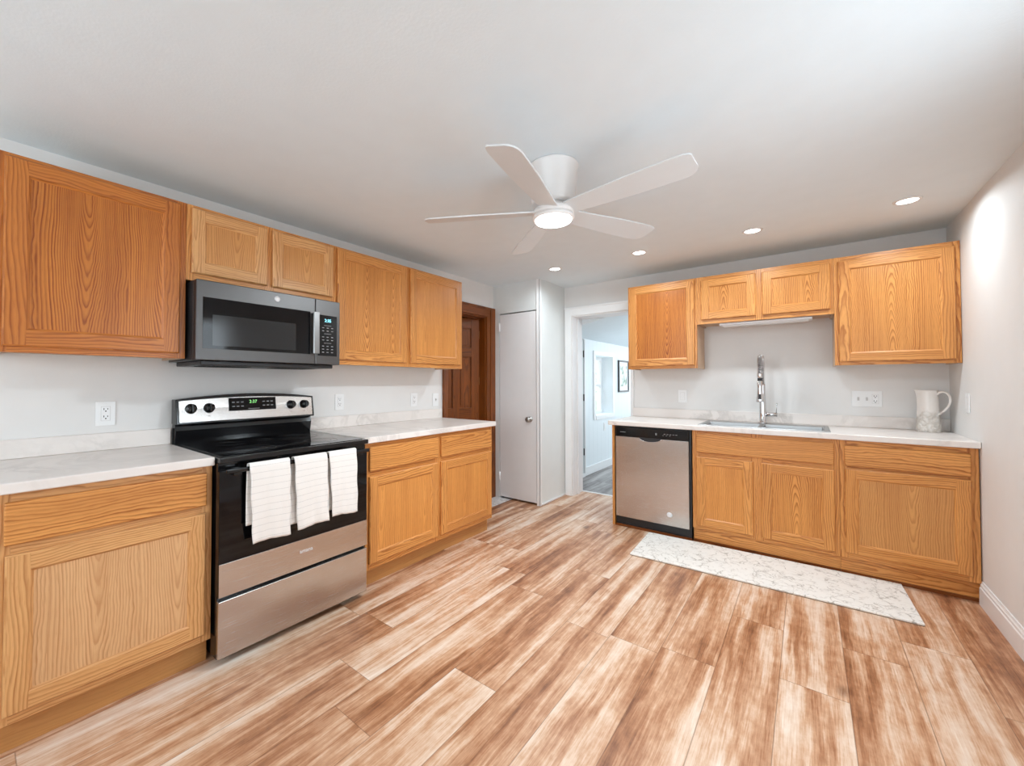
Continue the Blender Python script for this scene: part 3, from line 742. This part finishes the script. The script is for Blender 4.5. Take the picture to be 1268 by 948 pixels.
# spring coil around the hose
L_ = [0]
for p, q in zip(arc, arc[1:]): L_.append(L_[-1]+math.dist(p, q))
tot = L_[-1]; turns = 40; hel = []
for i in range(turns*12+1):
    s_ = tot*i/(turns*12)
    k = 0
    while k < len(L_)-2 and L_[k+1] < s_: k += 1
    fct = (s_-L_[k])/(L_[k+1]-L_[k]); p = Vector(arc[k]).lerp(Vector(arc[k+1]), fct)
    tg = (Vector(arc[k+1])-Vector(arc[k])).normalized(); nrm = Vector((1, 0, 0)); bn = tg.cross(nrm)
    a = 2*PI*i/12; hel.append(p+(nrm*math.cos(a)+bn*math.sin(a))*.0155)
MB().tube(hel, .0031, 6).build('spring_coil', 'chrome', t)
hy_ = -2*ry; hz = topz+.07
o = MB().lathe([(.0, hz+.012), (.017, hz+.012), (.017, hz-.02), (.0135, hz-.022), (.0135, hz-.045), (.0175, hz-.048), (.0175, hz-.10), (.019, hz-.14), (.026, hz-.20), (.025, hz-.206), (0, hz-.206)][::-1], 24, c=(0, hy_, 0), cap0=False, cap1=False).build('spray_head', 'chrome', t)
MB().box(-.009, .009, hy_-.027, hy_-.016, hz-.185, hz-.145).build('spray_button', 'black_matte', o, .002)
MB().lathe([(.0142, hz-.045), (.0150, hz-.044), (.0150, hz-.023), (.0142, hz-.022)], 20, c=(0, hy_, 0), cap0=False, cap1=False).build('grip_band', 'black_matte', o)
MB().tube([(0, -.012, .27), (0, -.12, .285), (0, hy_+.016, .285)], .005, 10).build('holder_arm', 'chrome', t)
o = MB().tube([(.018, 0, .072), (.095, 0, .072)], .0165, 20).build('handle_hub', 'chrome', t)
MB().tube([(.088, 0, .086), (.09, -.002, .12), (.094, -.01, .165)], .003, 10).build('lever', 'chrome', o)

# ================================================================== RANGE
t = thing('electric_range', 'black and stainless electric range between the left wall counters', 'stove', (.68, .7005, 0), PI/2)
RW = .780; RD = .672
MB().box(.004, RW-.004, .022, RD, .03, .893).build('body', 'black', t, .002)
for x in (.06, RW-.06):
    for y in (.08, RD-.06): MB().lathe([(.018, .0005), (.018, .03)], 14, c=(x, y, 0)).build('foot', 'black_matte', t)
MB().box(.002, RW-.002, .0, .021, .038, .287).build('storage_drawer', 'steel', t, .003)
o = MB().box(.002, RW-.002, .0, .021, .306, .856).build('oven_door', 'black_glass', t, .003)
MB().box(.003, RW-.003, -.003, -.0004, .306, .450).build('lower_trim', 'steel', o, .001)
MB().box(.14, .64, -.0012, -.0003, .52, .77).build('oven_window', 'mw_window', o)
b = MB(); b.box(.016, RW-.016, -.046, -.032, .850, .870); b.build('handle_bar', 'black', o, .005, segs=3)
for x in (.05, RW-.085): MB().box(x, x+.035, -.030, .004, .835, .868).build('handle_post', 'black', o, .003)
text('brand_plate', 'amana', .028, 'badge', o, (.405, -.0036, .392), depth=.0004)
# cooktop
b = MB(); b.box(0, RW, -.012, RD-.035, .893, .917); b.build('cooktop', 'black', t, .004, segs=3)
o = MB().box(.02, RW-.02, .02, RD-.09, .9172, .9195).build('glass_top', 'black_glass', t, .0008)
M['ring'] = plain('burner_print', (.045, .045, .048), .1)
for (x, y, r) in ((.2, .16, .115), (.58, .16, .09), (.2, .43, .08), (.58, .43, .115), (.39, .44, .05)):
    bb = MB()
    for rr in (r, r*.62):
        bb.lathe([(rr-.002, 0), (rr, 0), (rr, .0003), (rr-.002, .0003), (rr-.002, 0)], 40, c=(x, y, .9196), cap0=False, cap1=False)
    bb.build('burner_ring', 'ring', o)
# back guard: black riser, tilted stainless console with arched top
bz0, bz1 = .917, 1.03
b = MB(); b.prism([(RD-.035, .893), (RD, .893), (RD, 1.03), (RD-.045, 1.03), (RD-.055, .99)], 'x', .004, RW-.004); b.build('back_riser', 'black', t, .002)
def arch_prism(x0, x1, zlo, zend, rise, yb0, yb1, yt0, yt1, n=20):
    """box with arched top; y front bottom..; (yb0 front-bottom, yt0 front-top)"""
    b = MB(); P = []
    for i in range(n+1):
        x = x0+(x1-x0)*i/n; k = 1-((x-(x0+x1)/2)/((x1-x0)/2))**2; P.append((x, zend+rise*k))
    tt = lambda z: (z-zlo)/(zend+rise-zlo)
    yf = lambda z: yb0+(yt0-yb0)*tt(z)
    for i in range(n):
        (xa, za), (xb, zb) = P[i], P[i+1]
        b.quad([(xa, yf(zlo), zlo), (xb, yf(zlo), zlo), (xb, yf(zb), zb), (xa, yf(za), za)])
        b.quad([(xa, yb1, zlo), (xb, yb1, zlo), (xb, yt1, zb), (xa, yt1, za)])
        b.quad([(xa, yf(za), za), (xb, yf(zb), zb), (xb, yt1, zb), (xa, yt1, za)])
        b.quad([(xa, yf(zlo), zlo), (xb, yf(zlo), zlo), (xb, yb1, zlo), (xa, yb1, zlo)])
    for x, z in (P[0], P[-1]): b.quad([(x, yf(zlo), zlo), (x, yb1, zlo), (x, yt1, z), (x, yf(z), z)])
    return b
def clean(o):
    bm = bmesh.new(); bm.from_mesh(o.data); bmesh.ops.remove_doubles(bm, verts=bm.verts, dist=1e-5); bmesh.ops.recalc_face_normals(bm, faces=bm.faces); bm.to_mesh(o.data); bm.free()
o = arch_prism(0, RW, 1.025, 1.158, .026, RD-.085, RD-.001, RD-.06, RD-.001).build('console', 'black', t, .003, fixn=False); clean(o)
con = o
YF = lambda z: RD-.085+.025*(z-1.025)/(.159)
pl = arch_prism(.014, RW-.014, 1.036, 1.149, .016, YF(1.036)-.003, YF(1.036)-.0004, YF(1.165)-.003, YF(1.165)-.0004).build('control_panel', 'steel', con, fixn=False); clean(pl)
tilt = math.atan2(.025, .159)
def on_con(x, z, off=.0035): return (x, YF(z)-off, z)
dp = MB().box(-.135, .135, -.0012, 0, -.038, .038).build('display', 'black_glass', con, loc=on_con(.391, 1.122), rot=(-tilt, 0, 0))
text('clock_digits', '2:37', .026, 'led_green', dp, (.0, -.0014, .013), depth=.0002)
kb = MB()
for sx in (-1, 1):
    for i in range(3):
        for j in range(2):
            kb.box(sx*.062+ (i*.024 if sx > 0 else -i*.024)-.007, sx*.062+(i*.024 if sx > 0 else -i*.024)+.007, -.0016, -.0012, -.014+j*.024, -.0125+j*.024+.003)
kb.box(-.03, .035, -.0016, -.0012, -.030, -.027)
kb.build('key_marks', 'key', dp)
for x in (.068, .155, .622, .710):
    kx = on_con(x, 1.107, .0032)
    kn = MB().lathe([(.0, -.030), (.021, -.030), (.0225, -.027), (.026, -.004), (.028, 0)], 28, axis='y', cap0=False).build('knob', 'black', con, loc=kx, rot=(-tilt, 0, 0))
    MB().box(-.0055, .0055, -.037, -.029, -.021, .021).build('grip', 'black', kn, .002)
    MB().box(-.006, .006, -.0008, .0, -.0455, -.0435).build('dial_mark', 'slot', con, loc=on_con(x, 1.107, .0031), rot=(-tilt, 0, 0))

# ---------------- towels over the oven handle
def towel(y0, y1, zb, zb_back, shift, label, seed, backshift=0.):
    """world space; the bar is at x .71..728, top z .870"""
    rnd = random.Random(seed); b = MB(); nu, nv = 22, 60
    xf, xb, zt = .7335, .7045, .876
    L1 = zt-zb; L2 = zt-zb_back; arcl = PI*(xf-xb)/2
    tot = L1+arcl+L2; ph = rnd.uniform(0, 6); amp = .0022
    for j in range(nv+1):
        s_ = tot*j/nv
        row = []
        for i in range(nu+1):
            u = i/nu; y = y0+(y1-y0)*u
            wv = amp*math.sin(u*9+ph)+.0015*math.sin(u*21+ph*2)
            if s_ < L1:
                z = zb+s_; k = 1-s_/L1
                x = xf+.001-.016*k**1.3+wv*k*1.5+.003
                y += shift*k-(u-.5)*.006*k + .002*math.sin(z*40+ph); z += .006*math.sin(u*3+ph)*k
            elif s_ < L1+arcl:
                a = (s_-L1)/arcl*PI; x = (xf+xb)/2+.002+(xf-xb)/2*math.cos(a)+ .002*(1-abs(math.cos(a))); z = zt+(xf-xb)/2*.55*math.sin(a)
            else:
                d_ = s_-L1-arcl; k = d_/L2; z = zt-d_; x = xb+.001 - wv*k*.3 - .0*k
                y += backshift*min(1, k*2)
            row.append((x, y, z))
        for p in row: b.v.append(p)
    for j in range(nv):
        for i in range(nu):
            a = j*(nu+1)+i; b.f.append((a, a+1, a+nu+2, a+nu+1)); b.sm.append(True)
            us = [y0+(y1-y0)*i/nu, y0+(y1-y0)*(i+1)/nu]; vs = [tot*j/nv, tot*(j+1)/nv]
            b.uv.append([(us[0], vs[0]), (us[1], vs[0]), (us[1], vs[1]), (us[0], vs[1])])
    o = b.build('dish_towel', 'towel')
    s_ = o.modifiers.new('solid', 'SOLIDIFY'); s_.thickness = .0035; s_.offset = 0
    return tag(o, label, 'towel')
towel(.806, .990, .512, .60, .016, 'white striped dish towel, leftmost on the oven handle', 1, -.003)
towel(1.012, 1.186, .520, .55, .024, 'white striped dish towel, middle one on the oven handle', 2, -.006)
towel(1.200, 1.366, .532, .57, .026, 'white striped dish towel, rightmost on the oven handle', 3, -.006)

# ================================================================== MICROWAVE
t = thing('microwave_oven', 'dark slate over the range microwave under the short cabinet', 'microwave', (.42, .6865, 1.358), PI/2)
MW, MH = .776, .391
MB().box(0, MW, .045, .417, 0, MH).build('case', 'slate_side', t, .002)
b = MB(); b.box(.03, MW-.03, .03, .40, -.022, -.0003); b.build('underside', 'black_matte', t, .004)
for x0 in (.07, .45):
    g = MB()
    for i in range(12): g.box(x0+i*.02, x0+i*.02+.012, .12, .26, -.0245, -.0223)
    g.build('vent_grille', 'shade_black', t)
SE = .612
d = MB().box(0, SE-.001, 0, .043, .0, MH).build('door', 'slate', t, .004, segs=3)
MB().box(.028, .578, -.0012, -.0002, .058, .308).build('door_glass', 'black_glass', d)
MB().box(.070, .492, -.0020, -.0013, .074, .226).build('mesh_window', 'mw_window', d)
hb = MB(); hb.prism([(.586, -.036), (.618, -.036), (.622, -.030), (.618, -.024), (.586, -.024), (.582, -.030)], 'z', .062, .306)
hb.build('handle', 'dark_nickel', d, .001)
MB().box(.592, .612, -.025, -.0002, .066, .086).build('handle_mount', 'black_matte', d); MB().box(.592, .612, -.025, -.0002, .284, .302).build('handle_mount', 'black_matte', d)
c = MB().box(SE+.001, MW, 0, .043, 0, MH).build('control_section', 'slate', t, .004, segs=3)
MB().box(SE+.016, MW-.022, -.0012, -.0002, .052, .298).build('keypad', 'black_glass', c)
text('clock_digits', '2:35', .026, 'led_cyan', c, (.693, -.0014, .266), depth=.0002, bold=.0006)
kb = MB()
for r_ in range(9):
    for q in range(3):
        if r_ in (2, 5): continue
        x = .662+q*.030; z = .222-r_*.0185
        kb.box(x-.007, x+.006, -.0015, -.0012, z-.0022, z+.0022)
for z in (.236, .186, .1295): kb.box(.668, .716, -.0015, -.0012, z-.001, z+.001)
kb.build('key_marks', 'key', c)
def ge_badge(parent, x, z, r, y):
    o = MB().lathe([(.0, -.002), (r*.94, -.002), (r, 0)], 32, axis='y', c=(x, y, z), cap0=False).build('round_badge', 'badge', parent)
    rg = MB().lathe([(r*.80, -.0024), (r*.86, -.0024), (r*.86, -.0019), (r*.80, -.0019), (r*.80, -.0024)], 32, axis='y', c=(x, y, z), cap0=False, cap1=False).build('badge_ring', 'switch_grey', o)
    text('monogram', 'GE', r*1.0, 'switch_grey', o, (x, y-.0022, z), depth=.0003)
    return o
ge_badge(d, .386, .352, .0155, -.0003)

# ================================================================== DISHWASHER
t = thing('dishwasher', 'stainless steel dishwasher with black control strip at the end of the sink counter', 'dishwasher', (1.369, F-.634, 0))
DWW = .600
MB().box(.002, .606, .028, .60, .095, .868).build('body', 'black_matte', t)
d = MB().box(.012, .592, 0, .026, .090, .781).build('door', 'steel', t, .004, segs=3)
# pocket handle: a dark crescent cut in at the top of the door with a bright lip
c = MB().box(.012, .592, -.003, .026, .783, .862).build('control_strip', 'black', t, .004, segs=3)
pb = MB(); pts = []
for i in range(21):
    a = PI+PI*i/20; pts.append((.302+.085*math.cos(a), .780+.030*math.sin(a)))
pb.prism(pts+[(.387, .789), (.217, .789)], 'y', -.0022, -.0004); pb.build('pocket_handle', 'black_matte', d)
lp = MB().tube([(.302+.086*math.cos(PI+PI*i/20), -.002, .780+.031*math.sin(PI+PI*i/20)) for i in range(21)], .0022, 8); lp.build('handle_lip', 'chrome', d)
MB().box(.055, .10, -.0036, -.0031, .818, .822).build('badge_mark', 'key', c)
MB().box(.345, .356, -.0036, -.0031, .812, .829).build('dial_mark', 'key', c)
kb = MB()
for i in range(5): kb.box(.41+i*.022, .41+i*.022+.013, -.0036, -.0031, .822, .826)
for i in range(3): kb.box(.40+i*.026, .40+i*.026+.009, -.0036, -.0031, .811, .814)
kb.build('key_marks', 'key', c)
ge_badge(d, .448, .178, .021, -.0003)
MB().box(.004, .604, .035, .05, .004, .094).build('toe_panel', 'black_matte', t, .001)
MB().box(.0, .606, .020, .034, .0006, .018, 'x').build('floor_strip', 'darkoak', t)

# ================================================================== UNDER CABINET LIGHT
t = thing('under_cabinet_light', 'slim white under cabinet light bar above the faucet', 'light', (2.13, F-.285, 1.735))
MB().box(0, .60, 0, .12, -.018, -.0006).build('housing', 'under', t, .003)
MB().box(.02, .58, .01, .11, -.027, -.0182).build('lens', 'white_plastic', t, .004)

# ================================================================== CEILING FAN
FXc, FYc = 1.733, 1.797
t = thing('ceiling_fan', 'white five blade flush mount ceiling fan with lit round lamp', 'ceiling fan', (FXc, FYc, H))
MB().lathe([(.0, -.0008), (.120, -.0008), (.122, -.006), (.120, -.012), (.117, -.016), (.105, -.180), (.100, -.189), (0, -.189)], 48, cap0=False, cap1=False).build('motor_housing', 'fan_white', t)
MB().lathe([(0, -.191), (.070, -.191), (.075, -.205), (.094, -.213), (.100, -.225), (.100, -.244), (0, -.244)], 48, cap0=False, cap1=False).build('hub', 'fan_white', t)
l = MB().lathe([(0, -.2445), (.100, -.2445), (.101, -.256), (.097, -.262), (.090, -.262), (0, -.262)], 48, cap0=False, cap1=False).build('light_kit', 'fan_white', t)
MB().lathe([(0, -.2625), (.088, -.2625), (.085, -.270), (.06, -.277), (.03, -.280), (.001, -.281)], 48, cap0=False, cap1=False).build('lamp_lens', 'lamp_white', l)
for i in range(5):
    a = R(-7+72*i)
    b = MB(); r0, r1 = .085, .648; SS = [0, .1, .25, .4, .55, .7, .82, .9, .93, .955, .975, .99, 1.]; n = len(SS)-1; ptch = R(-13)
    top = []; bot = []
    for j in range(n+1):
        s_ = SS[j]; r = r0+(r1-r0)*s_
        le = .050+.022*min(1, s_*1.6); te = -.045-.018*min(1, s_*1.6)
        if s_ > .9:
            q = (s_-.9)/.1; le -= .050*(1-math.sqrt(max(0, 1-q*q*.98))); te += .020*(1-math.sqrt(max(0, 1-q*q*.98)))
        top.append((r, le)); bot.append((r, te))
    rows = []
    for (r, le), (_, te) in zip(top, bot):
        row = []
        for y in (le, te):
            for zz in (.0035, -.0035):
                row.append((r, y*math.cos(ptch)-zz*math.sin(ptch), -.223+y*math.sin(ptch)+zz*math.cos(ptch)))
        rows.append(row)
    for p, q in zip(rows, rows[1:]):
        for k, m_ in ((0, 1), (1, 3), (3, 2), (2, 0)): b.quad([p[k], p[m_], q[m_], q[k]])
    b.quad([rows[0][0], rows[0][1], rows[0][3], rows[0][2]]); b.quad([rows[-1][0], rows[-1][1], rows[-1][3], rows[-1][2]])
    o = b.build('blade', 'blade', t, rot=(0, 0, a), fixn=False); clean(o)
    m = o.modifiers.new('bevel', 'BEVEL'); m.width = .0015; m.segments = 2; m.limit_method = 'ANGLE'; m.angle_limit = R(50)
# the fan lamp's light
lamp('fan_lamp_light', 'AREA', (FXc, FYc, H-.286), (0, 0, 0), 43, (.82, .935, 1.), shape='DISK', size=.17)

# ================================================================== RECESSED LIGHTS
spots = [(.876, 'farthest left, above the white closet door'), (1.640, 'above the doorway end of the sink counter'), (2.409, 'in front of the sink'), (3.162, 'nearest the right wall')]
for i, (x, wh) in enumerate(spots):
    t = thing('recessed_light', 'small round recessed ceiling light ' + wh, 'ceiling light', (x, 3.425, H), 0, 'recessed lights along the sink wall')
    MB().lathe([(.046, -.0008), (.062, -.0008), (.061, -.004), (.048, -.007), (.046, -.0008)], 32, cap0=False, cap1=False).build('trim_ring', 'fan_white', t)
    MB().lathe([(0, -.004), (.0465, -.004), (.0465, -.0008)], 32, cap0=False, cap1=False).build('lens', 'down_lens', t)
    lamp('recessed_lamp', 'AREA', (x, 3.425, H-.012), (0, 0, 0), 10, (.82, .935, 1.), shape='DISK', size=.10, spread=R(165))

# ================================================================== OUTLETS AND SWITCHES
def plate(name, label, cat, loc, rz, items, hh=.118, group=None):
    """local: x along wall, -y out; items: list of 'outlet' | 'toggle'"""
    n = len(items); wd = .074+(n-1)*.046
    t = thing(name, label, cat, loc, rz)
    MB().box(-wd/2, wd/2, -.006, -.0006, -hh/2, hh/2).build('cover_plate', 'white_plastic', t, .002)
    for i, it in enumerate(items):
        x = (i-(n-1)/2)*.046
        if it == 'outlet':
            MB().box(x-.0178, x+.0178, -.0066, -.0061, -.0353, .0353).build('gap', 'switch_grey', t)
            r = MB().box(x-.0165, x+.0165, -.0085, -.0067, -.034, .034).build('receptacle', 'white_plastic', t, .001)
            s = MB()
            for z in (-.018, .018):
                s.box(x-.0085, x-.0055, -.0090, -.0086, z, z+.009); s.box(x+.0055, x+.0085, -.0090, -.0086, z+.001, z+.008)
                s.lathe([(.0, -.0090), (.0032, -.0090), (.0032, -.0086)], 12, axis='y', c=(x, 0, z-.006), cap0=False, cap1=False)
            s.build('slots', 'slot', r)
        elif it == 'rocker':
            MB().box(x-.0178, x+.0178, -.0066, -.0061, -.0353, .0353).build('gap', 'switch_grey', t)
            MB().box(x-.0165, x+.0165, -.0085, -.0067, -.034, .034).build('rocker', 'white_plastic', t, .001)
        else:
            MB().box(x-.006, x+.006, -.0075, -.0061, -.013, .013).build('slot_surround', 'switch_grey', t)
            MB().box(x-.004, x+.004, -.018, -.0076, -.003, .009).build('toggle', 'switch_grey', t, .001)
    return t
plate('wall_outlet', 'white wall outlet above the left counter, left of the range', 'outlet', (0, .433, 1.098), PI/2, ['outlet'])
plate('wall_outlet', 'white wall outlet above the counter just right of the range', 'outlet', (0, 1.730, 1.106), PI/2, ['outlet'])
plate('wall_outlet', 'white wall outlet farther along the counter, second plate from the brown doorway', 'outlet', (0, 2.468, 1.098), PI/2, ['outlet'])
plate('light_switch', 'white toggle switch plate right beside the brown door casing', 'switch', (0, 2.735, 1.088), PI/2, ['toggle'])
plate('wall_outlet', 'white wall outlet over the dishwasher end of the sink counter', 'outlet', (1.786, F, 1.118), 0, ['rocker'])
plate('switch_plate', 'wide white plate with two toggles and an outlet left of the pitcher', 'switch', (3.038, F, 1.122), 0, ['toggle', 'toggle', 'outlet'])
plate('light_switch', 'white switch plate on the right wall beside the pitcher', 'switch', (W, 3.785, 1.120), -PI/2, ['rocker'])
plate('light_switch', 'small white switch plate on the far room wall below the window', 'switch', (FX, 5.87, .60), PI/2, ['rocker'])

# ================================================================== PITCHER
t = thing('ceramic_pitcher', 'cream ceramic pitcher with embossed base standing in the counter corner', 'pitcher', (3.333, 4.10, .9115))
b = MB(); seg = 48
prof = [(.0, 0), (.058, 0), (.061, .004), (.0595, .03), (.056, .10), (.052, .17), (.0485, .24), (.0475, .276), (.0482, .281), (.0462, .281), (.0455, .24), (.050, .10), (.052, .03), (0, .02)]
b.lathe(prof, seg, cap0=False, cap1=False)
for k, p in enumerate(b.v):     # draw the rim out into a pouring lip towards -x
    z = p[2]
    if z > .21:
        a = math.atan2(p[1], p[0]); w_ = max(0, math.cos(a-R(175)))**10*(z-.21)/.07
        rr = math.hypot(p[0], p[1]); q = (rr+.016*w_)/max(rr, 1e-6); b.v[k] = (p[0]*q, p[1]*q, z+.002*w_)
b.build('vessel', 'ceramic', t)
hd = R(-35); pts = []
P0 = [(.046, .250), (.058, .266), (.082, .270), (.102, .252), (.110, .220), (.104, .186), (.088, .158), (.070, .136), (.052, .118)]
for i in range(len(P0)-1):
    for s_ in range(4):
        f_ = s_/4; p = [P0[max(i-1, 0)], P0[i], P0[i+1], P0[min(i+2, len(P0)-1)]]
        def cr(k): return .5*((2*p[1][k])+(-p[0][k]+p[2][k])*f_+(2*p[0][k]-5*p[1][k]+4*p[2][k]-p[3][k])*f_**2+(-p[0][k]+3*p[1][k]-3*p[2][k]+p[3][k])*f_**3)
        pts.append((cr(0)*math.cos(hd), cr(0)*math.sin(hd), cr(1)))
pts.append((P0[-1][0]*math.cos(hd), P0[-1][0]*math.sin(hd), P0[-1][1]))
MB().tube(pts, .0065, 14, rs=[.0075-.0015*math.sin(PI*i/(len(pts)-1)) for i in range(len(pts))]).build('handle', 'ceramic', t)

# ================================================================== RUG
t = thing('kitchen_runner', 'long off white runner rug with grey branching pattern in front of the sink', 'rug', (2.405, 3.315, 0), R(2.1))
b = MB(); L2, W2 = .735, .263
b.box(-L2, L2, -W2, W2, .003, .014)
b.build('pile', 'rug', t, .004, segs=3)
MB().box(-L2+.003, L2-.003, -W2-.001, W2+.001, .0008, .0029).build('backing', 'rug_edge', t)
